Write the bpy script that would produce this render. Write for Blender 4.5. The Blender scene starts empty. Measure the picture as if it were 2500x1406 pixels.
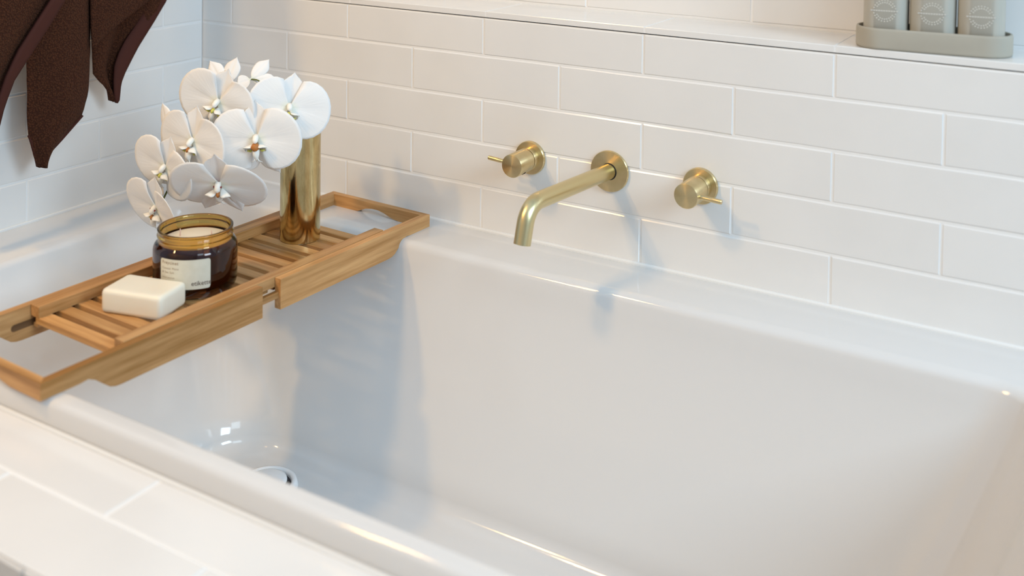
import bpy, bmesh, math, random
from mathutils import Vector, Matrix, noise
random.seed(7)
C = bpy.context.scene.collection
SC = bpy.context.scene
PI = math.pi
sin, cos, rad = math.sin, math.cos, math.radians

# ------------------------------------------------------------------ camera
CF, YAW, PITCH, ROLL = 2608.27, -0.5340, -0.0310, 0.0140
CP = Vector((1.6606, -1.5633, 0.33540))
PPX, PPY = -0.455, -957.84
fw = Vector((cos(PITCH)*sin(YAW), cos(PITCH)*cos(YAW), sin(PITCH)))
_r = Vector((cos(YAW), -sin(YAW), 0)); _u = _r.cross(fw)
RV = _r*cos(ROLL)+_u*sin(ROLL); UV = -_r*sin(ROLL)+_u*cos(ROLL)
cd = bpy.data.cameras.new('camera'); cam = bpy.data.objects.new('camera', cd); C.objects.link(cam)
m = Matrix((RV, UV, -fw)).transposed().to_4x4(); m.translation = CP
cam.matrix_world = m
cd.sensor_width = 36; cd.sensor_fit = 'HORIZONTAL'; cd.lens = CF*36/2500
cd.shift_x = -PPX/2500; cd.shift_y = PPY/2500
cd.clip_start = .01; cd.clip_end = 50
cd.dof.use_dof = True; cd.dof.focus_distance = 1.78; cd.dof.aperture_fstop = 2.7
SC.camera = cam

def at(u, v, ax, val):
    """point where the sight line through a photo pixel meets an axis plane (used for measuring)"""
    d = fw + RV*((u-1250-PPX)/CF) - UV*((v-703-PPY)/CF)
    return CP + d*((val-CP[ax])/d[ax])

# ------------------------------------------------------------------ light
SC.view_settings.view_transform = 'Standard'; SC.view_settings.look = 'None'
SC.view_settings.gamma = 1; SC.view_settings.use_curve_mapping = False
SC.view_settings.exposure = 0.04
w = bpy.data.worlds.new('world'); SC.world = w; w.use_nodes = True
bg = w.node_tree.nodes['Background']; bg.inputs[0].default_value = (.60, .79, 1.0, 1); bg.inputs[1].default_value = .62
def area(name, loc, tgt, sx, sy, power, col):
    l = bpy.data.lights.new(name, 'AREA'); l.shape = 'RECTANGLE'; l.size = sx; l.size_y = sy
    l.energy = power; l.color = col
    o = bpy.data.objects.new(name, l); C.objects.link(o); o.location = loc
    o.rotation_euler = (Vector(tgt)-Vector(loc)).to_track_quat('-Z', 'Y').to_euler(); return o
def bulb(name, loc, power, col, r):
    l = bpy.data.lights.new(name, 'POINT'); l.energy = power; l.color = col; l.shadow_soft_size = r
    o = bpy.data.objects.new(name, l); C.objects.link(o); o.location = loc; return o
bulb('warm_downlight', (-.45, -2.2, 1.70), 72, (1.0, .60, .18), .075)
bulb('warm_lamp', (.16, -1.28, 1.22), 33, (1.0, .62, .26), .09)
area('ceiling_bounce', (1.0, -1.3, 1.95), (1.0, -.9, 0), 1.8, 1.8, 3, (.93, .96, 1.0))
area('window_light', (2.9, -1.75, 1.65), (.6, -.3, -.2), .8, .8, 11, (.60, .85, 1.0))
area('left_wall_fill', (3.5, -.95, 1.15), (.1, -.42, -.25), .9, .9, 46, (.66, .85, 1.0))  # added cool fill for the dim left wall and bath end, no known window

# ------------------------------------------------------------------ helpers
def tag(o, label=None, cat=None, group=None, kind=None):
    if label: o['label'] = label
    if cat: o['category'] = cat
    if group: o['group'] = group
    if kind: o['kind'] = kind
    return o
def empty(name, loc=(0, 0, 0), rz=0, parent=None):
    o = bpy.data.objects.new(name, None); C.objects.link(o); o.location = loc; o.rotation_euler = (0, 0, rz)
    o.empty_display_size = .02
    if parent: o.parent = parent
    return o
def obj(name, me, mat=None, parent=None, loc=None, rot=None, smooth=False):
    if isinstance(me, bmesh.types.BMesh):
        bm = me; me = bpy.data.meshes.new(name); bmesh.ops.recalc_face_normals(bm, faces=bm.faces); bm.to_mesh(me); bm.free()
    o = bpy.data.objects.new(name, me); C.objects.link(o)
    if mat and not me.materials: me.materials.append(mat)
    if parent: o.parent = parent
    if loc is not None: o.location = loc
    if rot is not None: o.rotation_euler = rot
    if smooth:
        for f in me.polygons: f.use_smooth = True
        if smooth is not True: me.set_sharp_from_angle(angle=rad(smooth))
    return o
def box_bm(x0, x1, y0, y1, z0, z1, bev=0, seg=1, bm=None):
    b = bm or bmesh.new()
    vs = [b.verts.new((x, y, z)) for x in (x0, x1) for y in (y0, y1) for z in (z0, z1)]
    F = [(0, 1, 3, 2), (4, 6, 7, 5), (0, 4, 5, 1), (2, 3, 7, 6), (0, 2, 6, 4), (1, 5, 7, 3)]
    fs = [b.faces.new([vs[i] for i in f]) for f in F]
    if bev:
        es = set(e for f in fs for e in f.edges)
        bmesh.ops.bevel(b, geom=list(es), offset=bev, segments=seg, affect='EDGES', profile=.5)
    return b
def prism_bm(pts0, pts1, bev=0):
    """two matching 3D rings -> closed solid"""
    b = bmesh.new(); A = [b.verts.new(p) for p in pts0]; B = [b.verts.new(p) for p in pts1]; n = len(A)
    b.faces.new(A[::-1]); b.faces.new(B)
    for i in range(n): b.faces.new((A[i], A[(i+1) % n], B[(i+1) % n], B[i]))
    if bev:
        es = [e for e in b.edges if (e.calc_face_angle(0) or 0) > .5]
        bmesh.ops.bevel(b, geom=es, offset=bev, segments=1, affect='EDGES')
    return b
def lathe_bm(prof, n=48, bm=None, close=False):
    b = bm or bmesh.new(); rings = []
    for r, z in prof:
        if r < 1e-6: rings.append([b.verts.new((0, 0, z))])
        else: rings.append([b.verts.new((r*cos(2*PI*i/n), r*sin(2*PI*i/n), z)) for i in range(n)])
    prs = list(zip(rings, rings[1:]))
    if close: prs.append((rings[-1], rings[0]))
    for A, B in prs:
        if len(A) == 1 and len(B) == 1: continue
        for i in range(n):
            j = (i+1) % n
            if len(A) == 1: b.faces.new((A[0], B[i], B[j]))
            elif len(B) == 1: b.faces.new((A[i], B[0], A[j]))
            else: b.faces.new((A[i], B[i], B[j], A[j]))
    return b
def tube_bm(pts, radii, n=16, bm=None, caps=True):
    b = bm or bmesh.new(); pts = [Vector(p) for p in pts]
    if not isinstance(radii, (list, tuple)): radii = [radii]*len(pts)
    rings = []; up = None
    for i, p in enumerate(pts):
        t = (pts[min(i+1, len(pts)-1)]-pts[max(i-1, 0)]).normalized()
        if up is None:
            up = Vector((0, 0, 1)) if abs(t.z) < .9 else Vector((1, 0, 0))
        x = up.cross(t).normalized(); up = t.cross(x).normalized()
        rings.append([b.verts.new(p+(x*cos(2*PI*k/n)+up*sin(2*PI*k/n))*radii[i]) for k in range(n)])
    for A, B in zip(rings, rings[1:]):
        for k in range(n): b.faces.new((A[k], A[(k+1) % n], B[(k+1) % n], B[k]))
    if caps: b.faces.new(rings[0][::-1]); b.faces.new(rings[-1])
    return b
def text_mesh(txt, size, bend=None, depth=0, space=1.0, offset=0, sx=1.0):
    cu = bpy.data.curves.new('txt', 'FONT'); cu.body = txt; cu.size = size; cu.space_character = space; cu.offset = offset
    cu.extrude = depth; cu.resolution_u = 3
    o = bpy.data.objects.new('txt', cu); C.objects.link(o); bpy.context.view_layer.update()
    me = bpy.data.meshes.new_from_object(o.evaluated_get(bpy.context.evaluated_depsgraph_get()))
    bpy.data.objects.remove(o)
    for v in me.vertices: v.co.x *= sx
    if bend:
        for v in me.vertices: v.co = bend(v.co)
    return me

# ------------------------------------------------------------------ materials
def mat(name, col, rough=.5, metal=0, spec=.5, coat=0, coat_r=.05, sss=0):
    M = bpy.data.materials.new(name); M.use_nodes = True; b = M.node_tree.nodes['Principled BSDF']
    b.inputs['Base Color'].default_value = (*col, 1); b.inputs['Roughness'].default_value = rough
    b.inputs['Metallic'].default_value = metal; b.inputs['Specular IOR Level'].default_value = spec
    b.inputs['Coat Weight'].default_value = coat; b.inputs['Coat Roughness'].default_value = coat_r
    if sss:
        b.inputs['Subsurface Weight'].default_value = sss; b.inputs['Subsurface Radius'].default_value = (1, .7, .5)
        b.inputs['Subsurface Scale'].default_value = .006
    return M
def nd(M, t, **k):
    n = M.node_tree.nodes.new(t)
    for a, v in k.items(): setattr(n, a, v)
    return n
def ln(M, a, b): M.node_tree.links.new(a, b)
def pb(M): return M.node_tree.nodes['Principled BSDF']
def coords(M, scale=(1, 1, 1), kind='Object', rnd=True):
    tc = nd(M, 'ShaderNodeTexCoord'); mp = nd(M, 'ShaderNodeMapping'); mp.inputs['Scale'].default_value = scale
    ln(M, tc.outputs[kind], mp.inputs[0])
    if rnd:
        oi = nd(M, 'ShaderNodeObjectInfo'); mm = nd(M, 'ShaderNodeMath', operation='MULTIPLY'); mm.inputs[1].default_value = 37
        ln(M, oi.outputs['Random'], mm.inputs[0]); ln(M, mm.outputs[0], mp.inputs['Location'])
    return mp.outputs[0]
def noise_n(M, vec, scale, detail=3, rough=.5):
    n = nd(M, 'ShaderNodeTexNoise'); n.inputs['Scale'].default_value = scale; n.inputs['Detail'].default_value = detail
    n.inputs['Roughness'].default_value = rough; ln(M, vec, n.inputs['Vector']); return n.outputs['Fac']
def bump(M, h, strength, dist, sock='Normal', prev=None):
    b = nd(M, 'ShaderNodeBump'); b.inputs['Strength'].default_value = strength; b.inputs['Distance'].default_value = dist
    ln(M, h, b.inputs['Height'])
    if prev: ln(M, prev, b.inputs['Normal'])
    ln(M, b.outputs[0], pb(M).inputs[sock]); return b.outputs[0]
def ramp(M, fac, stops, sock=None):
    r = nd(M, 'ShaderNodeValToRGB'); e = r.color_ramp.elements
    e[0].position, e[0].color = stops[0][0], (*stops[0][1], 1); e[1].position, e[1].color = stops[-1][0], (*stops[-1][1], 1)
    for p, c in stops[1:-1]:
        x = e.new(p); x.color = (*c, 1)
    ln(M, fac, r.inputs[0])
    if sock: ln(M, r.outputs[0], pb(M).inputs[sock])
    return r.outputs[0]

M_tile = mat('glazed_white_tile', (.79, .78, .765), .15, spec=.5)
v = coords(M_tile); f1 = noise_n(M_tile, v, 9, 2); f2 = noise_n(M_tile, v, 38, 2)
ramp(M_tile, f1, [(.3, (.775, .765, .75)), (.7, (.80, .79, .775))], 'Base Color')
b1 = bump(M_tile, f1, .12, .004); bump(M_tile, f2, .2, .0006, prev=b1)
M_grout = mat('white_grout', (.835, .83, .82), .8)
v = coords(M_grout, rnd=False); bump(M_grout, noise_n(M_grout, v, 420, 3), .3, .0006)
M_sil = mat('white_silicone', (.80, .80, .79), .35)
M_bath = mat('white_bath_enamel', (.70, .695, .69), .09, spec=.5)
v = coords(M_bath, rnd=False); bump(M_bath, noise_n(M_bath, v, 6, 2), .10, .004)
M_floor = mat('grey_floor', (.16, .145, .14), .6)
v = coords(M_floor, rnd=False); ramp(M_floor, noise_n(M_floor, v, 5, 5), [(.3, (.13, .12, .115)), (.7, (.2, .18, .17))], 'Base Color')
M_room = mat('room_paint', (.62, .60, .57), .8)
v = coords(M_room, rnd=False); bump(M_room, noise_n(M_room, v, 60, 2), .1, .001)

def wood(name, axis, a, b_, c, rough=.42):
    M = mat(name, b_, rough, spec=.28)
    sc = {'x': (3.0, 62, 62), 'y': (62, 3.0, 62)}[axis]
    v = coords(M, sc); n1 = noise_n(M, v, 1.6, 6, .62)
    sc2 = tuple(s*.22 for s in sc); v2 = coords(M, sc2); n2 = noise_n(M, v2, 1.3, 3, .5)
    mx = nd(M, 'ShaderNodeMath', operation='MULTIPLY_ADD'); mx.inputs[1].default_value = .55; ln(M, n1, mx.inputs[0])
    m2 = nd(M, 'ShaderNodeMath', operation='MULTIPLY'); m2.inputs[1].default_value = .45; ln(M, n2, m2.inputs[0]); ln(M, m2.outputs[0], mx.inputs[2])
    col = ramp(M, mx.outputs[0], [(.37, a), (.5, b_), (.63, c)])
    oi = nd(M, 'ShaderNodeObjectInfo'); hv = nd(M, 'ShaderNodeHueSaturation')
    mr = nd(M, 'ShaderNodeMapRange'); mr.inputs['To Min'].default_value = .82; mr.inputs['To Max'].default_value = 1.2
    ln(M, oi.outputs['Random'], mr.inputs['Value']); ln(M, mr.outputs[0], hv.inputs['Value']); ln(M, col, hv.inputs['Color'])
    ln(M, hv.outputs[0], pb(M).inputs['Base Color'])
    bump(M, n1, .25, .0006); return M
WA, WB, WC = (.29, .135, .036), (.44, .228, .086), (.59, .335, .142)
M_woody = wood('oiled_teak_lengthwise', 'y', WA, WB, WC)
M_woodx = wood('oiled_teak_crosswise', 'x', WA, (.48, .250, .092), (.64, .365, .150))
M_dark = mat('dark_gap', (.02, .015, .01), .8)

M_brass = mat('brushed_brass', (.56, .43, .21), .30, metal=1)
p = pb(M_brass); p.inputs['Anisotropic'].default_value = .8; p.inputs['Anisotropic Rotation'].default_value = .25
tg = nd(M_brass, 'ShaderNodeTangent', direction_type='RADIAL', axis='Z'); ln(M_brass, tg.outputs[0], p.inputs['Tangent'])
v = coords(M_brass, (60, 60, 60)); ramp(M_brass, noise_n(M_brass, v, 1, 2), [(.3, (.68, .54, .29)), (.7, (.75, .61, .35))], 'Base Color')
M_brasst = mat('brushed_brass_spout', (.70, .58, .32), .30, metal=1)
v = coords(M_brasst, (300, 40, 300)); bump(M_brasst, noise_n(M_brasst, v, 1, 2), .08, .0004)
M_vase = mat('polished_aged_brass', (.62, .45, .18), .09, metal=1)
v = coords(M_vase, (30, 30, 9)); n1 = noise_n(M_vase, v, 1.6, 6, .7)
ramp(M_vase, n1, [(.35, (.47, .36, .165)), (.6, (.70, .575, .31))], 'Base Color')
r_ = nd(M_vase, 'ShaderNodeMapRange'); r_.inputs['To Min'].default_value = .04; r_.inputs['To Max'].default_value = .22
ln(M_vase, n1, r_.inputs['Value']); ln(M_vase, r_.outputs[0], pb(M_vase).inputs['Roughness'])

def glass(name, col, rough=.02):
    M = mat(name, col, rough); b = pb(M); b.inputs['Transmission Weight'].default_value = 1; b.inputs['IOR'].default_value = 1.5
    return M
M_gneck = glass('amber_glass_neck', (.66, .42, .10)); M_gbody = glass('amber_glass_body', (.17, .05, .016))
for M in (M_gneck, M_gbody):
    v = coords(M, rnd=False); bump(M, noise_n(M, v, 40, 2), .05, .001)
M_wax = mat('cream_wax', (.84, .76, .62), .45, sss=.15)
v = coords(M_wax); bump(M_wax, noise_n(M_wax, v, 60, 2), .1, .001)
M_wick = mat('wick', (.62, .42, .36), .8)
M_label = mat('cream_paper_label', (.66, .62, .50), .55)
v = coords(M_label); ramp(M_label, noise_n(M_label, v, 90, 3), [(.3, (.64, .60, .48)), (.7, (.69, .65, .53))], 'Base Color')
M_ink = mat('brown_ink', (.10, .055, .035), .6); M_ink2 = mat('faded_brown_ink', (.33, .23, .15), .6)
M_soap = mat('cream_soap', (.84, .78, .645), .42, sss=.2)
v = coords(M_soap); b1 = bump(M_soap, noise_n(M_soap, v, 22, 2), .25, .003)
ramp(M_soap, noise_n(M_soap, v, 130, 4, .7), [(.24, (.72, .60, .42)), (.34, (.84, .78, .645))], 'Base Color')

M_terry = mat('brown_terry', (.060, .020, .009), .95, spec=.15)
p = pb(M_terry); p.inputs['Sheen Weight'].default_value = .08; p.inputs['Sheen Roughness'].default_value = .5; p.inputs['Sheen Tint'].default_value = (.45, .22, .12, 1)
v = coords(M_terry, rnd=False); vo = nd(M_terry, 'ShaderNodeTexVoronoi'); vo.inputs['Scale'].default_value = 310; ln(M_terry, v, vo.inputs['Vector'])
ramp(M_terry, vo.outputs['Distance'], [(.0, (.105, .036, .015)), (.62, (.046, .0145, .007))], 'Base Color')
inv = nd(M_terry, 'ShaderNodeMath', operation='SUBTRACT'); inv.inputs[0].default_value = 1; ln(M_terry, vo.outputs['Distance'], inv.inputs[1])
bump(M_terry, inv.outputs[0], 1.0, .0030)
M_hem = mat('brown_woven_hem', (.062, .017, .011), .8, spec=.2)
v = coords(M_hem, (500, 500, 900), rnd=False); bump(M_hem, noise_n(M_hem, v, 1, 1), .35, .0005)
M_stone = mat('matt_grey_tray', (.40, .375, .31), .75, spec=.3)
v = coords(M_stone); ramp(M_stone, noise_n(M_stone, v, 14, 4), [(.3, (.385, .355, .295)), (.7, (.42, .395, .33))], 'Base Color')
M_bottle = mat('matt_grey_bottle', (.42, .40, .345), .5, spec=.4)
v = coords(M_bottle); ramp(M_bottle, noise_n(M_bottle, v, 10, 2), [(.3, (.415, .395, .34)), (.7, (.43, .41, .355))], 'Base Color')
M_print = mat('pale_print', (.60, .585, .53), .6)
M_chrome = mat('white_enamel_waste', (.93, .93, .93), .12)
M_black = mat('waste_shadow_gap', (.03, .03, .04), .5)

def petal_mat(name, col, edge):
    M = mat(name, col, .7, spec=.12)
    b = pb(M); out = [n for n in M.node_tree.nodes if n.type == 'OUTPUT_MATERIAL'][0]
    tr = nd(M, 'ShaderNodeBsdfTranslucent'); tr.inputs[0].default_value = (.95, .90, .84, 1)
    mx = nd(M, 'ShaderNodeMixShader'); mx.inputs[0].default_value = .16
    ln(M, b.outputs[0], mx.inputs[1]); ln(M, tr.outputs[0], mx.inputs[2]); ln(M, mx.outputs[0], out.inputs['Surface'])
    uv = nd(M, 'ShaderNodeUVMap'); uv.uv_map = 'UVMap'
    sp = nd(M, 'ShaderNodeSeparateXYZ'); ln(M, uv.outputs[0], sp.inputs[0])
    wv = nd(M, 'ShaderNodeMapping'); wv.inputs['Scale'].default_value = (1.0, 16, 1); ln(M, uv.outputs[0], wv.inputs[0])
    n = noise_n(M, wv.outputs[0], 1.7, 3, .5); bump(M, n, .35, .0012)
    ramp(M, sp.outputs['X'], [(.0, edge), (.22, col), (1, col)], 'Base Color')
    return M
M_petal = petal_mat('white_petal', (.97, .96, .945), (.92, .94, .78))
M_petalp = petal_mat('pink_flushed_sepal', (.95, .92, .90), (.90, .68, .74))
M_lip = mat('orchid_lip_white', (.88, .86, .80), .45, sss=.1)
M_lipy = mat('orchid_lip_yellow', (.62, .58, .12), .5)
M_lipr = mat('orchid_lip_rust', (.45, .16, .03), .5)
M_dot = mat('anther_red', (.22, .02, .02), .5)
M_stem = mat('orchid_stem_green', (.12, .15, .045), .5)
for M in (M_lip, M_lipy, M_lipr, M_dot, M_stem, M_wick, M_ink, M_ink2, M_print, M_chrome, M_black, M_sil, M_dark):
    v = coords(M); bump(M, noise_n(M, v, 300, 2), .08, .0003)

# ------------------------------------------------------------------ tile
H, L, X0, Y0, Z0 = .0764, .300, .0833, .1012, .0664    # course height, tile pitch, first joints, top course under the niche
RIM = -.305
JT = .0031
def tile_bm(w, h, seed, th=.006):
    """glazed brick tile in its own plane: x along, y out of the wall (front y=0, back y=th), z up; edges slightly wavy"""
    rnd = random.Random(seed); b = bmesh.new(); n = max(2, int(w/.045))
    def edge(k):
        a = [rnd.uniform(-.00045, .00045) for _ in range(k+1)]; return a
    bt, tp = edge(n), edge(n)
    pts = [(-w/2+w*i/n, -h/2+bt[i]) for i in range(n+1)] + [(w/2+.0002, 0)] + [(w/2-w*i/n, h/2+tp[i]) for i in range(n+1)] + [(-w/2-.0002, 0)]
    cx = [(x*(1-.0024/w*1), z*(1-.0040/h)) for x, z in pts]
    tl, ts = rnd.uniform(-.0006, .0006), rnd.uniform(-.0004, .0004)
    def yy(x, z): return tl*x/(w/2)*.7+ts*z/(h/2)
    A = [b.verts.new((x, yy(x, z), z)) for x, z in cx]; B = [b.verts.new((x, yy(x, z)+.0012, z)) for x, z in pts]; D = [b.verts.new((x, th, z)) for x, z in pts]
    k = len(pts)
    b.faces.new(A)
    for i in range(k):
        j = (i+1) % k
        b.faces.new((A[i], A[j], B[j], B[i])); b.faces.new((B[i], B[j], D[j], D[i]))
    return b
tile_lib = {}
def tile(parent, cx, y, cz, w, h, rz=0, variants=4, rot=None):
    key = (round(w, 4), round(h, 4), random.randrange(variants))
    if key not in tile_lib:
        me = bpy.data.meshes.new('tile'); b = tile_bm(w, h, hash(key) % 9999); bmesh.ops.recalc_face_normals(b, faces=b.faces); b.to_mesh(me); b.free()
        me.materials.append(M_tile); tile_lib[key] = me
        for f in me.polygons: f.use_smooth = True
        me.set_sharp_from_angle(angle=rad(14))
    o = bpy.data.objects.new('tile', tile_lib[key]); C.objects.link(o); o.parent = parent
    o.location = (cx, y, cz); o.rotation_euler = rot or (0, 0, rz); return o
def course(parent, a0, a1, phase, z0, z1, place):
    """tiles between a0 and a1 with joints at phase + k*L"""
    k = math.ceil((a0-phase)/L-1e-6); js = []
    x = phase+k*L
    while x < a1-1e-6: js.append(x); x += L
    es = [a0]+[j for j in js if j-a0 > .012 and a1-j > .012]+[a1]
    for p_, q_ in zip(es, es[1:]): place(parent, (p_+q_)/2, (z0+z1)/2, q_-p_-JT, z1-z0-JT)

# back wall with niche
NX0, NX1, ND, LT = .10, 2.45, .128, .0775
XR = 2.60
GY = .0011
b = bmesh.new()
box_bm(-.10, XR, GY, .30, -.36, Z0-.001, bm=b)
box_bm(-.10, XR, ND+GY, .30, Z0-.001, .62, bm=b)
box_bm(-.10, NX0-GY, GY, ND+GY, Z0-.001, .62, bm=b); box_bm(NX1+GY, XR, GY, ND+GY, Z0-.001, .62, bm=b)
box_bm(-.10, XR, GY, .30, .62, 1.35, bm=b)
wall_back = tag(obj('wall_back', b, M_grout), kind='structure')
def pl_back(par, cx, cz, w, h): tile(par, cx, 0, cz, w, h)
for r in range(5):
    z1 = Z0 if r == 0 else -(r-1)*H
    z0 = -r*H
    course(wall_back, 0, XR, X0+(L/2 if r % 2 else 0), z0, z1, pl_back)
def pl_niche(par, cx, cz, w, h): tile(par, cx, ND, cz, w, h)
for r in range(7):
    z0 = LT+.002+r*H; course(wall_back, NX0, NX1, .8172+(L/2 if r % 2 else 0)-L*3+.0, z0, min(z0+H, .62), pl_niche)
def pl_nl(par, cx, cz, w, h): tile(par, NX0, cx, cz, w, h, rot=(0, 0, PI/2))
for r in range(7):
    z0 = LT+.002+r*H; course(wall_back, .002, ND-.002, .2, z0, min(z0+H, .62), pl_nl)
for r in range(7):
    z0 = Z0+.0115+r*H
    course(wall_back, 0, NX0, .5, z0, min(z0+H, 1.35), pl_back)
for r in range(4):
    course(wall_back, 0, XR, X0+(L/2 if r % 2 else 0), .62+r*H, .62+(r+1)*H, pl_back)
# niche ledge: long flat tiles with an eased front edge
ledge = tag(empty('trim_1'), kind='structure')
obj('ledge_bed', box_bm(NX0, NX1, -.0008, ND, Z0+.001, LT-.0010), M_grout, ledge)
js = [NX0+.002, .3877-.0, .6877, .985, 1.2831, 1.58, 1.88, 2.18, NX1]
for i, (a, c_) in enumerate(zip(js, js[1:])):
    tag(obj('ledge_tile', box_bm(a+.0006, c_-.0006, -.0009, ND-.001, Z0+.0008, LT, bev=.0012, seg=2), M_tile, ledge))
# left wall
b = box_bm(-.30, -GY, -.785, 0.0, -.36, 1.35)
wall_left = tag(obj('wall_left', b, M_grout), kind='structure')
def pl_left(par, cy, cz, w, h): tile(par, 0, cy, cz, w, h, rot=(0, 0, PI/2))
for r in range(-16, 5):
    z0, z1 = -r*H, -(r-1)*H
    a1 = -.0015
    course(wall_left, -.785, a1, -(Y0 if r % 2 == 0 else Y0+L/2)-3*L, z0, z1, pl_left)

# silicone bead and upstand where the bath meets the walls
def rbox(x0, x1, y0, y1, z0, z1, bev): return box_bm(x0, x1, y0, y1, z0, z1, bev=bev, seg=2)
tag(obj('trim_2', rbox(.002, 2.4, -.0065, 0.001, RIM-.006, RIM+.0045, .002), M_sil), kind='structure')
tag(obj('trim_3', rbox(-.001, .0045, -.775, -.0065, RIM-.006, RIM+.0035, .0015), M_sil), kind='structure')
tag(obj('floor', box_bm(-.3, 4.2, -3.4, .3, -.92, -.88), M_floor), kind='structure')
tag(obj('wall_front', box_bm(-1.6, 4.2, -3.45, -3.4, -.88, 1.9), M_room), kind='structure')

tag(obj('trim_5', rbox(.002, 2.4, -.7765, -.7705, -.3400, -.3345, .0015), M_sil), kind='structure')
# ------------------------------------------------------------------ bath
def rrect(x0, x1, y0, y1, r, z, n=10):
    P = []
    for cx, cy, a0 in ((x1-r, y1-r, 0), (x0+r, y1-r, 90), (x0+r, y0+r, 180), (x1-r, y0+r, 270)):
        for i in range(n+1):
            a = rad(a0+90*i/n); P.append(Vector((cx+r*cos(a), cy+r*sin(a), z)))
    return P
OX0, OX1, OY0, OY1 = .0015, 1.735, -.772, -.002
IX0, IX1, IY0, IY1 = .135, 1.590, -.742, -.118
loops = [rrect(OX0, OX1, OY0+.002, OY1, .004, -.3372), rrect(OX0, OX1, OY0, OY1, .004, RIM-.0075),
         rrect(OX0+.001, OX1-.001, OY0+.0022, OY1, .004, RIM-.0030), rrect(OX0+.003, OX1-.003, OY0+.0055, OY1-.001, .004, RIM-.0008),
         rrect(OX0+.006, OX1-.006, OY0+.0095, OY1-.003, .005, RIM)]
loops.append(rrect(IX0-.014, IX1+.012, IY0-.009, IY1+.014, .085, RIM))
FX0, FX1, FY0, FY1, FZ = .40, 1.44, -.605, -.262, -.654
ER = .016
for k in range(1, 7):      # rounded inner lip
    a = rad(78*k/6); d = ER*sin(a); dz = ER*(1-cos(a))
    loops.append(rrect(IX0-.014+d, IX1+.012-d, IY0-.009+d*.7, IY1+.014-d, .085, RIM-dz))
base = (IX0+.0017, IX1-.0037, IY0+.002, IY1-.0017); zs = RIM-ER*(1-cos(rad(78)))
N = 14
for k in range(1, N+1):
    t = k/N; z = zs+(FZ+.034-zs)*t
    q = t**1.15
    s = [base[0]+(FX0-.040-base[0])*q, base[1]+(FX1+.035-base[1])*q, base[2]+(FY0-.022-base[2])*(t**1.3), base[3]+(FY1+.022-base[3])*(t**1.3)]
    loops.append(rrect(*s, .085+.02*t, z)); last = s
for k in range(1, 8):      # fillet to the bottom
    a = rad(90*k/7); f = 1-cos(a)
    zz = FZ+.034-.034*sin(a)
    s = [last[0]+.045*f, last[1]-.045*f, last[2]+.036*f, last[3]-.036*f]
    loops.append(rrect(*s, .105-.03*f, zz))
s0 = s
for k in range(1, 5):
    t = k/5; s = [s0[0]+(.55-s0[0])*t, s0[1]+(.60-s0[1])*t, s0[2]+(-.44-s0[2])*t, s0[3]+(-.42-s0[3])*t]
    loops.append(rrect(*s, .075*(1-t)+.006*t, FZ-.004*t))
b = bmesh.new(); R = [[b.verts.new(p) for p in lp] for lp in loops]
for A, B in zip(R, R[1:]):
    n = len(A)
    for i in range(n): b.faces.new((A[i], A[(i+1) % n], B[(i+1) % n], B[i]))
b.faces.new(R[-1])
# underside shell so that the bath has thickness
b2 = [[b.verts.new(p+Vector((0, 0, -.0))) for p in rrect(OX0+.008, OX1-.008, OY0+.010, OY1-.008, .004, -.3372)]]
n = len(R[0])
for i in range(n): b.faces.new((R[0][(i+1) % n], R[0][i], b2[0][i], b2[0][(i+1) % n]))
bath = obj('bathtub', b, M_bath, smooth=60)
tag(bath, 'white enamelled inset bathtub running along the tiled wall', 'bathtub')
ws = obj('waste_cover', lathe_bm([(0, .0105), (.025, .0098), (.030, .008), (.031, .0055), (.030, .003)], 48), M_chrome, bath, (.497, -.328, FZ+.004), smooth=True)
tag(ws, 'round white waste cover with a dark gap under its edge')
obj('waste_gap', lathe_bm([(0, .004), (.0385, .004), (.0385, .0005)], 40), M_black, bath, (.497, -.328, FZ-.002), smooth=40)
obj('waste_ring', lathe_bm([(.037, .000), (.0375, .0075), (.041, .0100), (.0455, .0085), (.048, 0)], 48), M_chrome, bath, (.497, -.328, FZ-.0005), smooth=True)

# tiled deck in front of the bath
deck = tag(empty('trim_4'), kind='structure')
DZ = -.3372
obj('deck_base', box_bm(-.002, 2.4, -.939, -.7725, -.47, DZ-.0011), M_grout, deck)
obj('apron_base', box_bm(-.002, 2.4, -.937, -.900, -.88, -.46), M_grout, deck)
def pl_deck(par, cx, cy, w, h): tile(par, cx, cy, DZ, w, h, rot=(-PI/2, 0, 0))
course(deck, 0, 2.4, .765-.60, -.850, -.7735, pl_deck)
course(deck, 0, 2.4, .765-.75, -.9405, -.850, pl_deck)
def pl_apr(par, cx, cz, w, h): tile(par, cx, -.9415, cz, w, h)
for r in range(7):
    course(deck, 0, 2.4, .165+(L/2 if r % 2 else 0), DZ-.0025-(r+1)*H, DZ-.0025-r*H, pl_apr)

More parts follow.
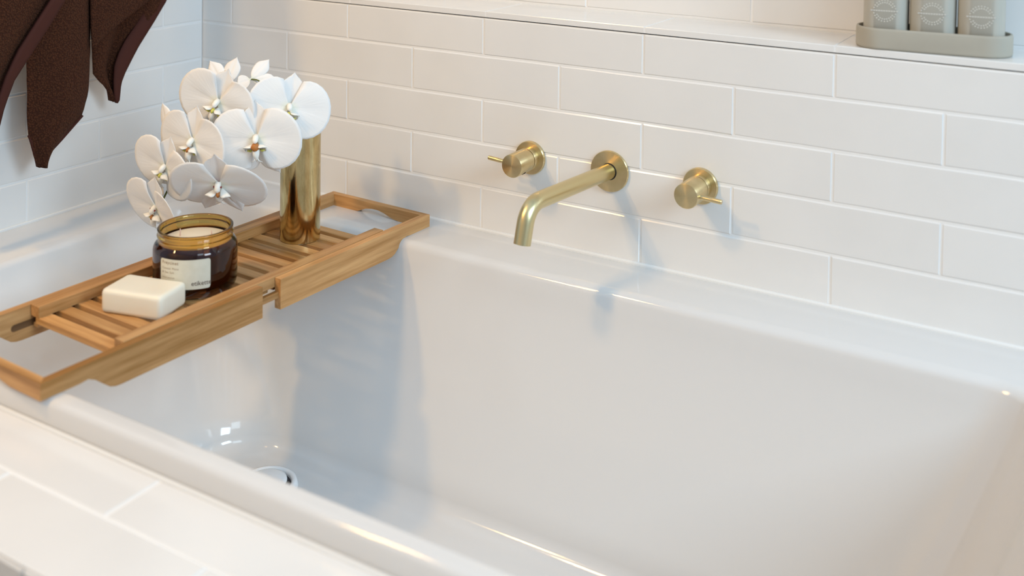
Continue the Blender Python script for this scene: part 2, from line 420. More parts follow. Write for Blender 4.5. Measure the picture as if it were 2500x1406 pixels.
# ------------------------------------------------------------------ wall taps (local z points out of the wall)
def outward(name, x, z, cat, label, rollz=0):
    o = empty(name, (x, 0, z)); o.rotation_euler = (PI/2, 0, 0); tag(o, label, cat); return o   # local z -> -y, local y -> +z, local x -> +x
def mixer(x, z, side, label, mark):
    t = outward('wall_mixer', x, z, 'tap', label)
    t['group'] = 'brass wall mixers either side of the spout'
    obj('flange', lathe_bm([(.0, .0005), (.0275, .0005), (.0282, .0015), (.0282, .0052), (.0272, .0068), (.019, .0072)], 72), M_brass, t, smooth=35)
    obj('collar', lathe_bm([(.0, .006), (.0190, .006), (.0190, .0185), (.0186, .0195), (.0160, .0195), (.0160, .022)], 64), M_brass, t, smooth=35)
    kb = obj('knob', lathe_bm([(.0, .0215), (.0185, .0215), (.0191, .0222), (.0191, .0640), (.0186, .0650), (.0175, .0653), (0, .0653)], 72), M_brass, t, smooth=35)
    h = .053
    a = Vector((side, -.06 if side > 0 else .075, 0)).normalized()
    lv = tube_bm([a*.0185, a*.040, a*.0515, a*.0522], [.0036, .0036, .0036, .0030], 20)
    obj('lever', lv, M_brass, t, (0, 0, h), smooth=40)
    if mark:
        g = Vector((sin(rad(38)), -cos(rad(38)), 0))
        cx = bpy.data.objects.new('maker_mark', None)
        bm = bmesh.new()
        pts = []
        for k in range(25):
            aa = 2*PI*k/24; u_, z_ = .0036*cos(aa), .045+.0036*sin(aa)
            an = rad(-52)+u_/.0193; pts.append((.0193*cos(an), .0193*sin(an), z_))
        tube_bm(pts, .0004, 6, bm)
        pts = []
        for k in range(15):
            aa = rad(60+250*k/14); u_, z_ = .0018*cos(aa), .045+.0018*sin(aa)
            an = rad(-52)+u_/.0193; pts.append((.0193*cos(an), .0193*sin(an), z_))
        tube_bm(pts, .00035, 6, bm)
        o = obj('ring_mark', bm, M_dark, kb)
        tag(o, 'small engraved ring mark on the side of the knob')
    return t
mixer(.7815, -.1625, -1, 'left brushed brass wall mixer with lever pointing left', True)
mixer(1.0840, -.1600, 1, 'right brushed brass wall mixer with lever pointing right', False)
sp = outward('bath_spout', .9290, -.1620, 'tap', 'long brushed brass wall spout curving down between the two mixers')
obj('flange', lathe_bm([(.0, .0005), (.0325, .0005), (.0334, .0015), (.0334, .0040), (.0326, .0052), (.0138, .0056)], 84), M_brass, sp, smooth=35)
obj('flange_gap', lathe_bm([(.0126, .0054), (.0138, .0058), (.0126, .0060)], 64), M_dark, sp, smooth=True)
an = rad(6.8); pts = []; RB = .034
hz = [(.000, 0), (.05, 0), (.10, 0), (.15, 0), (.196, 0)]
for r_h, dz in hz: pts.append((r_h, dz))
for k in range(1, 13):
    a = rad(76*k/12); pts.append((.196+RB*sin(a), -RB*(1-cos(a))))
e = pts[-1]; pts.append((e[0]+.012*cos(rad(76)), e[1]-.012*sin(rad(76)))); pts.append((e[0]+.030*cos(rad(76)), e[1]-.030*sin(rad(76))))
P3 = [(-sin(an)*r_h, dz, cos(an)*r_h+.001) for r_h, dz in pts]
obj('spout_tube', tube_bm(P3, .0127, 40), M_brasst, sp, smooth=50)
e = Vector(P3[-1]); dv = (e-Vector(P3[-2])).normalized()
obj('outlet', tube_bm([e-dv*.002, e+dv*.0004], .0105, 28), M_dark, sp, smooth=40)

# ------------------------------------------------------------------ bamboo/teak bath tray
TW, TL, TT, TB = .2270, .7440, -.2838, RIM
OR_ = Vector((.5631, -.7780, 0)); TH = .0477
tray = empty('bath_tray', (OR_.x, OR_.y, 0), -TH)
tag(tray, 'oiled wooden extending bath tray with slatted middle laid across the bath', 'bath tray')
BT = .0120
def prof_near(z_t=TT):
    bot = [(.0, TB), (.052, TB), (.064, TB+.0012), (.074, TB-.0035), (.086, TB-.0135), (.095, TB-.0205), (.103, TB-.0232), (.112, TB-.0240), (.3506, TB-.0240)]
    return bot
def side_board(x_out, x_in, far):
    bot = prof_near()
    if not far:
        O = [(s, z) for s, z in bot]+[(.3506, TT), (0, TT)]
        I = [(max(s, BT), z) for s, z in bot]+[(.3506, TT), (BT, TT)]
    else:
        bf = [(TL-s, z) for s, z in bot[:-1]]+[(.3862, TB-.0240)]
        O = bf+[(.3862, TT), (TL, TT)]
        I = [(min(s, TL-BT), z) for s, z in bf]+[(.3862, TT), (TL-BT, TT)]
    return prism_bm([(x_out, s, z) for s, z in O], [(x_in, s, z) for s, z in I], bev=.0007)
for far in (False, True):
    fr = empty('sliding_frame', parent=tray)
    tag(fr, 'far sliding end frame' if far else 'near sliding end frame')
    obj('side_board', side_board(0, -BT, far), M_woody, fr)
    obj('side_board', side_board(-TW, -TW+BT, far), M_woody, fr)
    s0, s1 = (TL, TL-BT) if far else (0, BT)
    # end board with finger arch, mitred into the side boards
    ar = [(0, 0), (.060, 0), (.070, .0012), (.082, .0040), (.094, .0080), (.108, .0108), (.122, .0108), (.138, .0082), (.149, .0035), (.157, .0005), (.166, 0), (TW, 0)]
    O = [(-a, s0, TB+h) for a, h in ar]+[(-TW, s0, TT), (0, s0, TT)]
    I = [(-min(max(a, BT), TW-BT), s1, TB+h) for a, h in ar]+[(-TW+BT, s1, TT), (-BT, s1, TT)]
    obj('end_board', prism_bm(O, I, bev=.0007), M_woodx, fr)
RI0, RI1, S0, S1 = .0127, .0320, .124, .634
ST = -.2982
for a0, a1 in ((RI0, RI1), (TW-RI1, TW-RI0)):
    obj('rail', box_bm(-a1, -a0, S0, S1, ST-.0005, TT+.0012, bev=.0007), M_woody, tray)
for a0, a1 in ((.0045, .0127), (TW-.0127, TW-.0045)):
    obj('runner', box_bm(-a1, -a0, .150, .60, -.3130, -.3040, bev=.0006), M_woody, tray)
for a0, a1 in ((.0130, .0225), (TW-.0225, TW-.0130)):
    obj('rail_base', box_bm(-a1, -a0, S0+.004, S1-.004, -.3150, ST-.0110, bev=.0006), M_woody, tray)
PT = .0299; SW = .0195
sl = box_bm(-TW+.0230, -.0230, 0, SW, ST-.0100, ST, bev=.0008); me = bpy.data.meshes.new('slat'); bmesh.ops.recalc_face_normals(sl, faces=sl.faces); sl.to_mesh(me); sl.free(); me.materials.append(M_woodx)
for k in range(17):
    o = obj('slat', me, None, tray, (0, S0+.0005+k*PT, 0))
# round-ended grooves, not cut: their shade is a darkened teak patch on the board
def slot(x, xd, s0, s1, z, hh):
    pts = []
    for k in range(9): a = rad(90+180*k/8); pts.append((s0+hh*cos(a), z+hh*sin(a)))
    for k in range(9): a = rad(-90+180*k/8); pts.append((s1+hh*cos(a), z+hh*sin(a)))
    return prism_bm([(x, s, zz) for s, zz in pts], [(xd, s, zz) for s, zz in pts])
M_slot = wood('teak_groove_shade', 'y', (.09, .04, .014), (.13, .06, .022), (.18, .09, .035))
tag(obj('groove', slot(-TW+BT-.001, -TW+BT+.0002, .100, .148, -.3085, .0048), M_slot, tray), 'round-ended groove on the inner side board, its shade painted dark')

# ------------------------------------------------------------------ brass vase
VX, VY = .4602, -.2150
vh = .232; vr = .0333
prof = [(0, 0), (vr-.0012, 0), (vr, .0010), (vr, vh-.0006), (vr-.0005, vh), (vr-.0011, vh-.0004), (vr-.0014, .004), (0, .004)]
vase = obj('vase', lathe_bm(prof, 96), M_vase, None, (VX, VY, ST), smooth=35)
tag(vase, 'tall narrow polished brass cylinder vase standing on the slatted tray', 'vase')

# ------------------------------------------------------------------ amber jar candle
JX, JY = .4668, -.4505
jar = empty('candle_jar', (JX, JY, ST)); tag(jar, 'wide amber glass jar candle with a cream label beside the soap', 'candle')
outer = [(0, .0020), (.040, .0020), (.043, .0000), (.052, .0006), (.0575, .0035), (.0598, .0090), (.0605, .016), (.0605, .0600), (.0601, .0632), (.0587, .0670), (.0562, .0703), (.0542, .0722)]
neck = [(.0542, .0722), (.0534, .0740), (.0530, .0775), (.0546, .0795), (.0550, .0812), (.0540, .0828), (.0530, .0840), (.0532, .0870), (.0542, .0882), (.0544, .0897), (.0536, .0908), (.0515, .0908), (.0502, .0896), (.0500, .0875)]
inner = [(.0500, .0875), (.0500, .0740)]
inner2 = [(.0500, .0740), (.0515, .0705), (.0562, .0650), (.0575, .0590), (.0575, .0160), (.0560, .0105), (.052, .0080), (0, .0075)]
b = bmesh.new(); prof = [(r_q, z_q) for r_q, z_q in outer+neck[1:]+inner[1:]+inner2[1:]]
lathe_bm(prof, 80, b)
me = bpy.data.meshes.new('glass'); bmesh.ops.recalc_face_normals(b, faces=b.faces); b.to_mesh(me); b.free()
me.materials.append(M_gbody); me.materials.append(M_gneck)
for f in me.polygons:
    if f.center.z > .0722: f.material_index = 1
obj('glass_body', me, None, jar, smooth=60)
wz = .0712
obj('wax', lathe_bm([(0, .0095), (.050, .0095), (.0562, .016), (.0562, .0565), (.0545, .0630), (.0500, .0695), (.0488, wz-.0006), (.047, wz), (0, wz+.0004)], 64), M_wax, jar, smooth=50)
for wx, wy in ((-.026, -.006), (.018, .014), (.0, -.032)):
    if (wx, wy) == (.0, -.032): continue
    obj('wick', tube_bm([(wx, wy, wz-.002), (wx+.0005, wy, wz+.006), (wx+.0002, wy, wz+.011)], [.0009, .0009, .0007], 8), M_wick, jar, smooth=True)
A0, A1, LZ0, LZ1 = rad(-94.6), rad(-23.0), ST*0+.0235, .0655
LR = .0608
LZ0, LZ1 = .0180, .0605
def cylp(a, z, r): return Vector((r*cos(a), r*sin(a), z))
b = bmesh.new(); nA = 40; cr = .0035
def zlim(u):      # rounded label corners
    x = u*(A1-A0)*LR; w_ = (A1-A0)*LR; d = min(x, w_-x)
    return 0 if d >= cr else cr-math.sqrt(max(0, cr*cr-(cr-d)**2))
us = [0, .01, .025, .045, .07]+[.07+.86*i/30 for i in range(1, 30)]+[.93, .955, .975, .99, 1]
rows = []
for u_ in us:
    a = A0+(A1-A0)*u_; dz = zlim(u_)
    rows.append((b.verts.new(cylp(a, LZ0+dz, LR)), b.verts.new(cylp(a, LZ1-dz, LR)), b.verts.new(cylp(a, LZ1-dz, LR-.0002)), b.verts.new(cylp(a, LZ0+dz, LR-.0002))))
for p_, q_ in zip(rows, rows[1:]):
    for i in range(4): b.faces.new((p_[i], q_[i], q_[(i+1) % 4], p_[(i+1) % 4]))
b.faces.new(rows[0]); b.faces.new(rows[-1][::-1])
lab = obj('label', b, M_label, jar, smooth=40); tag(lab, 'cream paper label with brown printing')
W_l = (A1-A0)*LR
def letter(txt, x, z, size, M, sx=1.0, off=0, space=1.05):
    def bend(c): return cylp(A0+(x+c.x)/LR, LZ0+z+c.y, LR+.00015)
    o = obj('lettering', text_mesh(txt, size, bend, offset=off, space=space, sx=sx), M, lab); return o
letter('Freycinet', .0038, .0355, .0062, M_ink2, sx=1.0, off=.0001, space=1.15)
letter('Coastal Moss', .0038, .0280, .0044, M_ink2, space=1.15)
letter('& Sea Salt', .0038, .0222, .0044, M_ink2, space=1.15)
letter('Hand poured', .0038, .0150, .0034, M_ink2, space=1.15)
letter('candle of origin', .0038, .0100, .0034, M_ink2, space=1.1)
letter('etikette', .0410+.008, .0055, .0092, M_ink, sx=.98, off=.00008, space=1.0)

# ------------------------------------------------------------------ soap
def superblock(lx, ly, lz, r, n=6):
    b = box_bm(-lx/2, lx/2, -ly/2, ly/2, 0, lz, bev=r, seg=n); bmesh.ops.subdivide_edges(b, edges=[e for e in b.edges if e.calc_length() > .02], cuts=5, use_grid_fill=True)
    for v_ in b.verts:
        c = v_.co; u_ = c.x/(lx/2); w_ = c.y/(ly/2); h = (c.z-lz/2)/(lz/2)
        nz = noise.noise(Vector((c.x*28, c.y*28, c.z*28)))
        c.x += nz*.0006
        c.z += (-.0012*(1-u_*u_)*(1-w_*w_) if c.z > lz/2 else 0)+(nz*.0007 if c.z > .004 else 0)
        c.y += .0010*(1-u_*u_)*(-1 if w_ > 0 else 1)*abs(w_)
    return b
soap = obj('soap_bar', superblock(.0980, .0635, .0345, .0075), M_soap, None, (.4690, -.5470, ST), (0, 0, rad(14)), smooth=True)
tag(soap, 'cream rectangular soap bar with rounded edges on the wooden tray', 'soap')

# ------------------------------------------------------------------ caddy with three bottles on the niche ledge
def stadium(cx, lx, ly, r, z, n=10):
    return rrect(cx-lx/2, cx+lx/2, -ly/2, ly/2, r, z, n)
CX, CY, CR = 1.4085, .0425, rad(6.5)
def loft(loops, cap0=True, cap1=True):
    b = bmesh.new(); R = [[b.verts.new(p) for p in lp] for lp in loops]
    for A, B in zip(R, R[1:]):
        n = len(A)
        for i in range(n): b.faces.new((A[i], A[(i+1) % n], B[(i+1) % n], B[i]))
    if cap0: b.faces.new(R[0][::-1])
    if cap1: b.faces.new(R[-1])
    return b
lx, ly = .2080, .0760
lp = [stadium(0, lx-.006, ly-.006, ly/2-.0035, 0), stadium(0, lx-.001, ly-.001, ly/2-.001, .0015), stadium(0, lx, ly, ly/2-.0005, .004), stadium(0, lx, ly, ly/2-.0005, .027), stadium(0, lx-.001, ly-.001, ly/2-.001, .0295), stadium(0, lx-.004, ly-.004, ly/2-.0025, .0305), stadium(0, lx-.0075, ly-.0075, ly/2-.0042, .0300), stadium(0, lx-.009, ly-.009, ly/2-.005, .028), stadium(0, lx-.009, ly-.009, ly/2-.005, .0060)]
cad = obj('bottle_caddy', loft(lp), M_stone, None, (CX, CY, LT), (0, 0, CR), smooth=50)
tag(cad, 'low matt grey-beige pill shaped tray on the niche ledge under the bottles', 'tray')
names = ['left grey-beige bottle in the niche tray, nearest the corner', 'middle grey-beige bottle of three in the niche tray', 'right grey-beige bottle of three in the niche tray']
for i, lb in enumerate(names):
    ox = (i-1)*.0628; c_, s_ = cos(CR), sin(CR)
    bo = empty('bottle', (CX+ox*c_, CY+ox*s_, LT+.0065), CR)
    tag(bo, lb, 'bottle', 'grey-beige bottles in the niche tray')
    bw, bd, br = .0608, .0600, .0200
    L_ = [stadium(0, bw-.004, bd-.004, br, 0), stadium(0, bw, bd, br, .002), stadium(0, bw, bd, br, .150), stadium(0, bw-.003, bd-.003, br, .158), stadium(0, bw-.012, bd-.012, br-.003, .164), stadium(0, .030, .030, .0149, .169), stadium(0, .026, .026, .0129, .171), stadium(0, .026, .026, .0129, .180)]
    obj('bottle_body', loft(L_), M_bottle, bo, smooth=50)
    obj('cap', lathe_bm([(0, .200), (.012, .200), (.014, .198), (.0145, .180), (0, .180)], 32), M_bottle, bo, smooth=40)
    b = bmesh.new(); yf = -bd/2-.0002
    def bar(x0, x1, z0, z1): box_bm(x0, x1, yf, yf+.0004, z0, z1, bm=b)
    for k in range(9):     # lines of print, too small to read
        bar(-.0195+k*.0042, -.0195+k*.0042+.0031, .0128, .0140)
        if k < 8: bar(-.0170+k*.0042, -.0170+k*.0042+.0030, .0160, .0171)
    for k in range(11): bar(-.0190+k*.0034, -.0190+k*.0034+.0027, .0478, .0494)
    for rr in (.0150, .0118):
        for k in range(24):
            a = 2*PI*k/24
            if abs(sin(a)*rr) < .0035: continue
            x, z = rr*cos(a), .0486+rr*sin(a); hw = .0009
            bar(x-hw, x+hw, z-hw*.8, z+hw*.8)
    obj('print', b, M_print, bo)

# ------------------------------------------------------------------ orchid spray
VP = Vector((VX, VY, 0)); TC = Vector((sin(-YAW), -cos(YAW), 0))   # horizontal direction from the vase towards the viewer's side
TC = Vector((.509, -.861, 0)); RC = Vector((.861, .509, 0)); ZC = Vector((0, 0, 1))
def P3D(u, v, d):
    """point of the sight line (u,v) lying d metres in front of the vase"""
    D = fw + RV*((u-1250-PPX)/CF) - UV*((v-703-PPY)/CF); o = VP+TC*d
    return CP + D*(((o-CP).dot(TC))/D.dot(TC))
def leaf_mesh(name, Lh, Wd, shape='petal', cup=.0, droop=.0, ruf=.0, seed=0, nt=14, ns=14, sg=1):
    rnd = random.Random(seed); ph = rnd.uniform(0, 6); me = bpy.data.meshes.new(name); V = []; UVs = []
    for i in range(nt+1):
        t = i/nt
        if shape == 'petal': wv = (sin(PI*min(1, t**.62*.985+.015))**.62) if 0 < t < 1 else .0
        elif shape == 'sepal': wv = math.sqrt(max(0, 1-((t-.54)/.46)**2))*(.75+.25*t) if .08 < t < 1 else .0
        else: wv = (sin(PI*(t**1.0))**.8) if 0 < t < 1 else 0
        wv = max(wv, .10 if t < .5 else .02)
        for j in range(ns+1):
            s = -1+2*j/ns
            x = Lh*(t - (.10*s*s*wv if shape == 'petal' and t > .3 else 0)*0)
            # fan: rows bow outwards so that the tip is round
            x = Lh*(t*(1-.16*s*s*(t**2)))
            y = Wd/2*wv*s
            if shape == 'petal':
                th = s*rad(72)-sg*rad(10); r_ = Lh*(1-.30*abs(s)**2.4)*(1+.02*sin(3*s+ph)); tt = t**.9
                x = r_*tt*cos(th); y = r_*tt*sin(th)*Wd/(Lh*1.34); wv = tt*.8
            z = cup*Lh*(s*s*wv)-droop*Lh*t*t+ruf*Lh*sin(ph+5*t+4*s)*t*abs(s)-.025*Lh*math.exp(-(s*6)**2)*sin(PI*t)
            V.append((x, y, z)); UVs.append((t, (s+1)/2))
    F = [(i*(ns+1)+j, (i+1)*(ns+1)+j, (i+1)*(ns+1)+j+1, i*(ns+1)+j+1) for i in range(nt) for j in range(ns)]
    me.from_pydata(V, [], F); uvl = me.uv_layers.new(name='UVMap')
    for lp_ in me.loops: uvl.data[lp_.index].uv = UVs[lp_.vertex_index]
    for f in me.polygons: f.use_smooth = True
    return me
def leaf(name, parent, me, M, ang, lift=0, off=(0, 0, 0), roll=0):
    """flower plane is local xy, local z faces the viewer; ang turns the piece in that plane, lift tips it forward"""
    o = bpy.data.objects.new(name, me.copy()); o.data.materials.append(M); C.objects.link(o); o.parent = parent
    R_ = Matrix.Rotation(rad(ang), 4, 'Z') @ Matrix.Rotation(-rad(lift), 4, 'Y') @ Matrix.Rotation(rad(roll), 4, 'X')
    R_.translation = Vector(off); o.matrix_local = R_
    s = o.modifiers.new('thickness', 'SOLIDIFY'); s.thickness = .0007; s.offset = 0
    return o
spray = empty('orchid_spray', (VX, VY, ST)); tag(spray, 'arching spray of white moth orchids in the brass vase', 'flowers')
bpy.context.view_layer.update()
def blob(name, parent, pts, radii, M, n=12, squash=None):
    b = tube_bm(pts, radii, n)
    if squash:
        for v_ in b.verts: v_.co = Vector((v_.co.x*squash[0], v_.co.y*squash[1], v_.co.z*squash[2]))
    return obj(name, b, M, parent, smooth=True)
def flower(u, v, d, size, yaw, pitch, roll, seed=1, kind='white', side=False, dots=False, rust=False, dorsal_pink=False, latlift=5, pet=(1, 1), dors=1.0, petlift=(6, 6), lats=1.0, lipvis=True):
    """yaw>0 faces right, pitch>0 faces up, roll turns clockwise seen from the front; size = half the span"""
    pos = P3D(u, v, d)
    n = (TC*cos(rad(yaw))*cos(rad(pitch))+RC*sin(rad(yaw))*cos(rad(pitch))+ZC*sin(rad(pitch))).normalized()
    x = ZC.cross(n).normalized(); y = n.cross(x)
    Mx = Matrix((x, y, n)).transposed().to_4x4() @ Matrix.Rotation(-rad(roll), 4, 'Z'); Mx.translation = pos-Vector((VX, VY, ST))
    f = empty('flower', parent=spray); f.matrix_local = Mx
    S = size; rnd = random.Random(seed)
    pm = leaf_mesh('petal', S*1.02, S*1.36, 'petal', cup=.05, droop=.06, ruf=.030, seed=seed, sg=-1)
    pm2 = leaf_mesh('petal', S*1.02, S*1.36, 'petal', cup=.05, droop=.06, ruf=.030, seed=seed+5)
    sm = leaf_mesh('sepal', S*.86*dors, S*.60, 'sepal', cup=.05, droop=.04, seed=seed+2)
    sm2 = leaf_mesh('sepal', S*.96*lats, S*.58, 'sepal', cup=-.06, droop=.10, seed=seed+3)
    leaf('dorsal_sepal', f, sm, M_petalp if dorsal_pink else M_petal, 90, lift=-4, off=(0, 0, -.0020))
    leaf('lateral_sepal', f, sm2, M_petal, -63, lift=-latlift, off=(0, 0, -.0024))
    leaf('lateral_sepal', f, sm2, M_petal, -117, lift=-latlift, off=(0, 0, -.0030))
    if pet[0]: leaf('petal', f, pm, M_petal, 172+rnd.uniform(-3, 3), lift=petlift[0], off=(0, 0, .0004), roll=2)
    if pet[1]: leaf('petal', f, pm2, M_petal, 8+rnd.uniform(-3, 3), lift=petlift[1], off=(0, 0, .0012), roll=-2)
    if lipvis:
        k = S/.065*1.08
        blob('column', f, [(0, .004*k, .001*k), (0, .002*k, .006*k), (0, -.001*k, .010*k), (0, -.003*k, .012*k)], [.0035*k, .0040*k, .0036*k, .0014*k], M_lip, 14)
        lp = empty('lip', parent=f)
        for sx in (-1, 1):
            lm = leaf_mesh('side_lobe', .017*k, .015*k, 'sepal', cup=.35, seed=seed+7, nt=8, ns=8)
            o = bpy.data.objects.new('side_lobe', lm); o.data.materials.append(M_lip); C.objects.link(o); o.parent = lp
            R_ = Matrix.Translation((sx*.0028*k, -.007*k, .002*k)) @ Matrix.Rotation(rad(-8 if sx > 0 else 188), 4, 'Z') @ Matrix.Rotation(rad(-38), 4, 'Y') @ Matrix.Rotation(rad(58*(1 if sx > 0 else -1)), 4, 'X')
            o.matrix_local = R_; s = o.modifiers.new('thickness', 'SOLIDIFY'); s.thickness = .0009
            blob('lobe_edge', lp, [(sx*.004*k, -.0135*k, .0045*k), (sx*.008*k, -.0150*k, .0065*k), (sx*.0115*k, -.0135*k, .0085*k)], [.0010*k, .0016*k, .0009*k], M_lipy, 8)
            if dots: blob('anther_spot', f, [(sx*.0042*k, .0022*k, .0060*k), (sx*.0048*k, .0018*k, .0075*k)], [.0014*k, .0010*k], M_dot, 8)
            blob('lip_tail', lp, [(sx*.001*k, -.024*k, .009*k), (sx*.0035*k, -.0275*k, .010*k), (sx*.0075*k, -.0300*k, .008*k)], [.0012*k, .0007*k, .0003*k], M_lip, 6)
        blob('mid_lobe', lp, [(0, -.009*k, .004*k), (0, -.014*k, .0085*k), (0, -.019*k, .010*k), (0, -.0255*k, .0085*k), (0, -.0290*k, .0075*k)], [.0036*k, .0050*k, .0046*k, .0020*k, .0006*k], M_lip, 12)
        if rust:
            blob('callus', lp, [(0, -.0068*k, .008*k), (0, -.0095*k, .0125*k), (0, -.0130*k, .0140*k)], [.0050*k, .0058*k, .0022*k], M_lipr, 12)
            for q in (-.0062, -.0030, .0030, .0062): blob('callus_tooth', lp, [(q*k*.8, -.0085*k, .0110*k), (q*k*1.3, -.0045*k+abs(q)*k*-.5, .0135*k)], [.0016*k, .0006*k], M_lipr, 6)
        else:
            blob('callus', lp, [(0, -.0070*k, .0075*k), (0, -.0098*k, .0112*k), (0, -.0120*k, .0125*k)], [.0022*k, .0027*k, .0010*k], M_lipr if seed % 2 else M_lipy, 8)
    return f, Mx
S_ = .066
FL = []
# (pixel of the centre, distance in front of the vase, half span, yaw, pitch, roll)
FL.append(flower(627, 338, .085, .0715, -2, -4, -4, 11, rust=True, latlift=0))
FL.append(flower(706, 262, .055, .066, 16, 4, 10, 12, latlift=0))
FL.append(flower(535, 448, .120, .0745, -4, -38, 3, 13, dots=True, dorsal_pink=True, lats=.95, latlift=-14))
FL.append(flower(533, 250, .060, .0700, -20, -10, 20, 14, petlift=(6, 4), latlift=0))
FL.append(flower(472, 345, .100, .0680, -30, -8, 8, 15, petlift=(6, 4)))
FL.append(flower(404, 408, .090, .0640, -30, -14, 18, 16, petlift=(4, 10)))
FL.append(flower(382, 508, .085, .0660, -34, -20, 10, 17, dots=True, petlift=(4, 16)))
FL.append(flower(545, 212, -.005, .0560, -10, 18, 170, 18, lipvis=False, pet=(0, 0), dors=.6, latlift=-4))
FL.append(flower(612, 192, .010, .0470, 12, 30, -112, 19, lipvis=False, pet=(0, 0), dors=.6, latlift=-4))
FL.append(flower(408, 336, .050, .0600, -40, 0, 186, 20, lipvis=False, pet=(0, 0), dors=.7, latlift=-4, dorsal_pink=True))
FL.append(flower(381, 432, .060, .0610, -40, -4, 180, 21, lipvis=False, pet=(0, 0), dors=.7, latlift=-4, dorsal_pink=True))
# main stem from the vase, arching over and down to the left
stp = [Vector((VX, VY, ST+.010)), Vector((VX, VY, ST+.12)), Vector((VX-.004, VY-.002, ST+vh+.004)), P3D(715, 215, .004), P3D(660, 215, .018), P3D(600, 240, .030), P3D(545, 295, .040), P3D(480, 375, .050), P3D(425, 440, .058), P3D(398, 487, .062), P3D(388, 515, .064)]
def smooth_path(P, k=6):
    out = []
    for i in range(len(P)-1):
        p0, p1, p2, p3 = P[max(i-1, 0)], P[i], P[i+1], P[min(i+2, len(P)-1)]
        for j in range(k):
            t = j/k; out.append(.5*((2*p1)+(p2-p0)*t+(2*p0-5*p1+4*p2-p3)*t*t+(3*p1-p0-3*p2+p3)*t**3))
    return out+[P[-1]]
base = Vector((VX, VY, ST)); sp_ = smooth_path(stp)
loc = [q-base for q in sp_]
obj('stem', tube_bm(loc, [.0026-.0012*i/len(loc) for i in range(len(loc))], 10), M_stem, spray, smooth=True)
for f, pos in FL:
    e_ = pos.translation - pos.col[2].to_3d().normalized()*.004
    j = min(range(len(loc)), key=lambda k: (loc[k]-e_).length + abs(k-12)*.0)
    a = loc[max(j-2, 12)] if j > 12 else loc[12]
    mid = (a+e_)/2+Vector((0, 0, .006))
    obj('flower_stalk', tube_bm(smooth_path([a, mid, e_], 4), .0013, 8), M_stem, spray, smooth=True)

# ------------------------------------------------------------------ towel
towel = empty('hand_towel', (.05, -.30, .42)); tag(towel, 'dark chocolate brown terry towel hanging in pointed folds on the left wall', 'towel')
TO = Vector((.05, -.30, .42))
def cloth(name, left, right, xf, M, nrow=46, ncol=22, thick=.0045, fuzz=.0006, hemw=0):
    """sheet between two edge curves given as (u, v) photo points read on the plane x = const, folded in x by xf(u01, v01, y, z)"""
    def lerp(c, t):
        d = [0]
        for p_, q_ in zip(c, c[1:]): d.append(d[-1]+math.hypot(q_[0]-p_[0], q_[1]-p_[1]))
        s = t*d[-1]
        for i in range(len(c)-1):
            if s <= d[i+1]+1e-9:
                k = (s-d[i])/max(1e-9, d[i+1]-d[i]); return (c[i][0]+(c[i+1][0]-c[i][0])*k, c[i][1]+(c[i+1][1]-c[i][1])*k)
        return c[-1]
    me = bpy.data.meshes.new(name); V = []
    for i in range(nrow+1):
        a, b_ = lerp(left, i/nrow), lerp(right, i/nrow)
        for j in range(ncol+1):
            t = j/ncol; y = a[0]+(b_[0]-a[0])*t; z = a[1]+(b_[1]-a[1])*t
            x = xf(t, i/nrow)
            q = Vector((x, y, z)); q.x += noise.noise(Vector((y*60, z*60, 3)))*fuzz*2
            V.append(q-TO)
    F = [(i*(ncol+1)+j, i*(ncol+1)+j+1, (i+1)*(ncol+1)+j+1, (i+1)*(ncol+1)+j) for i in range(nrow) for j in range(ncol)]
    me.from_pydata(V, [], F)
    for f in me.polygons: f.use_smooth = True
    me.materials.append(M); o = bpy.data.objects.new(name, me); C.objects.link(o); o.parent = towel
    if thick:
        s = o.modifiers.new('thickness', 'SOLIDIFY'); s.thickness = thick; s.offset = 0
    return o
def T(pts, x):   # photo pixels -> (y, z) on the plane at that distance from the wall
    return [(at(u, v_, 0, x).y, at(u, v_, 0, x).z) for u, v_ in pts]
TOPZ = .40
# centre fold, hanging straight with a pointed corner
xc = .070
Lc = [(-.330, .432)]+T([(66, -150), (67, 140), (69, 235), (68, 285), (73, 335), (86, 378), (97, 406)], xc)
Rc = [(-.285, .432)]+T([(229, -150), (229, 0), (230, 110), (228, 205), (224, 238), (212, 282), (160, 342), (118, 388), (104, 409)], xc)
def xcent(t, v): return xc-.020+.034*sin(PI*(t*.80+.16))+.007*sin(PI*2*t+1+v*2)*(1-v)
cloth('centre_fold', Lc, Rc, xcent, M_terry, 60, 30)
# hem of the centre fold (flat woven strip following the two lower edges)
def strip(name, path, inner, x_of, M, thick=.0056, n=40):
    def lerp(c, t):
        d = [0]
        for p_, q_ in zip(c, c[1:]): d.append(d[-1]+math.hypot(q_[0]-p_[0], q_[1]-p_[1]))
        s = t*d[-1]
        for i in range(len(c)-1):
            if s <= d[i+1]+1e-9:
                k = (s-d[i])/max(1e-9, d[i+1]-d[i]); return (c[i][0]+(c[i+1][0]-c[i][0])*k, c[i][1]+(c[i+1][1]-c[i][1])*k)
        return c[-1]
    b = bmesh.new(); R_ = []
    for i in range(n+1):
        a, c_ = lerp(path, i/n), lerp(inner, i/n); row = []
        for k, tt in enumerate((0, .33, .66, 1)):
            y = a[0]+(c_[0]-a[0])*tt; z = a[1]+(c_[1]-a[1])*tt; x = x_of(tt, i/n)
            row.append(Vector((x, y, z))-TO)
        R_.append(row)
    G = [[b.verts.new(q) for q in row] for row in R_]
    for A, B in zip(G, G[1:]):
        for k in range(3): b.faces.new((A[k], A[k+1], B[k+1], B[k]))
    o = obj(name, b, M, towel, smooth=True); s = o.modifiers.new('thickness', 'SOLIDIFY'); s.thickness = thick; s.offset = 0
    return o
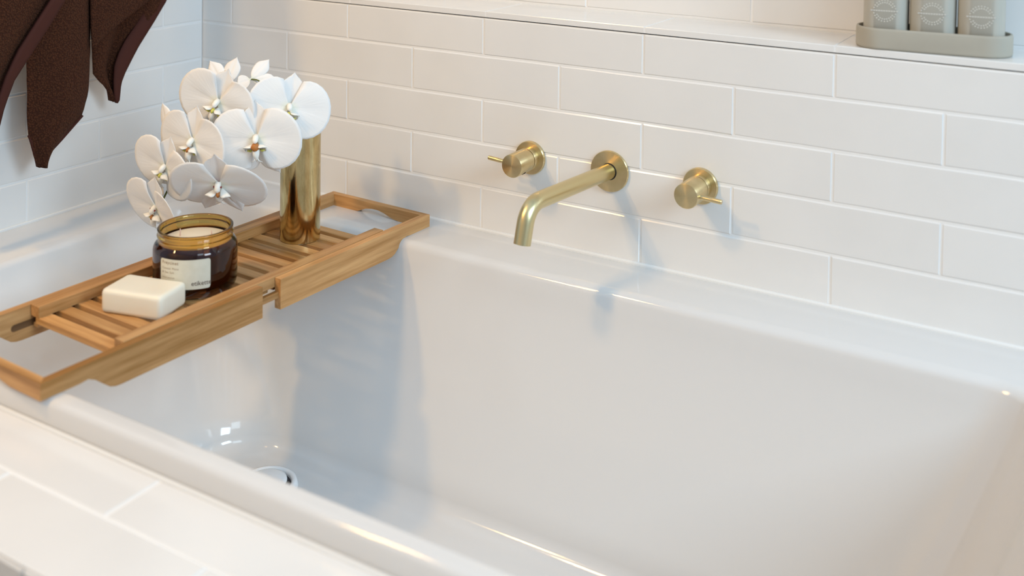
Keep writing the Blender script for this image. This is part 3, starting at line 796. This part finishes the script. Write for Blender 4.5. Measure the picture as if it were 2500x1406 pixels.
strip('hem', T([(71, 330), (84, 376), (99, 411), (104, 411), (120, 390), (162, 344), (213, 284)], xc),
      T([(71, 329), (89, 360), (103, 390), (104, 390), (115, 379), (157, 338), (212, 283)], xc), lambda t, v: xc-.0022-.0115*min(1, max(0, (v-.22)/.25))+.002*t, M_hem)
# left fold, nearer the viewer, its hem running diagonally
xl = .094
Ll = [(-.345, .430)]+T([(-150, -250), (-220, 0), (-200, 150), (-160, 300), (-120, 420), (-70, 470)], xl)
Rl = [(-.300, .430)]+T([(200, -200), (158, -10), (118, 60), (66, 140), (30, 195), (6, 258), (-12, 330), (-40, 420), (-60, 475)], xl)
def xleft(t, v): return xl-.020+.024*sin(PI*(.25+.6*t))+.009*sin(9*t+2)*(1-.3*v)
cloth('left_fold', Ll, Rl, xleft, M_terry, 60, 34)
strip('hem', [(-.298, .432)]+T([(208, -150), (160, -6), (120, 60), (68, 140), (32, 196), (8, 260), (-10, 332), (-40, 422)], xl),
      [(-.312, .432)]+T([(165, -150), (122, -6), (90, 44), (38, 125), (8, 190), (-12, 250), (-30, 320), (-58, 410)], xl), lambda t, v: xl+.0005+.0045*t, M_hem)
# right folds behind
xr = .048
Lr = [(-.312, .428)]+T([(215, -150), (222, 60), (225, 180), (238, 196), (252, 208), (266, 228), (274, 247)], xr)
Rr = [(-.262, .428)]+T([(440, -150), (399, 0), (368, 52), (330, 112), (314, 142), (296, 178), (288, 200), (286, 225), (285, 246)], xr)
def xright(t, v): return xr-.016+.020*abs(sin(PI*(t*1.25+.35)))+.006*sin(7*t)*(1-v)
cloth('right_fold', Lr, Rr, xright, M_terry, 54, 26)
strip('hem', T([(442, -150), (401, 0), (370, 52), (332, 112), (316, 142), (298, 178), (289, 202), (286, 230), (284, 250), (280, 251)], xr),
      T([(420, -150), (373, 0), (345, 40), (304, 98), (288, 128), (276, 160), (273, 196), (273, 225), (275, 245), (277, 250)], xr), lambda t, v: xr+.006-.012*t*(1-v), M_hem)
xq = .066
Lq = [(-.310, .434)]+T([(216, -150), (216, -60), (218, 60), (222, 118)], xq)
Rq = [(-.275, .434)]+T([(405, -150), (378, -6), (300, 52), (232, 110)], xq)
cloth('overlapping_fold', Lq, Rq, lambda t, v: xq-.006+.012*sin(PI*(.3+.6*t))-.012*t*(1-v), M_terry, 40, 20)
hook = empty('towel_hook', (0, -.30, .42)); tag(hook, 'brushed brass wall hook that holds up the brown towel', 'hook')
obj('hook_plate', lathe_bm([(0, 0), (.020, 0), (.020, .004), (0, .005)], 40), M_brass, hook, rot=(0, PI/2, 0), smooth=35)
obj('hook_peg', tube_bm([(.004, 0, 0), (.05, 0, 0), (.085, 0, .004), (.10, 0, .018)], .006, 14), M_brass, hook, smooth=True)
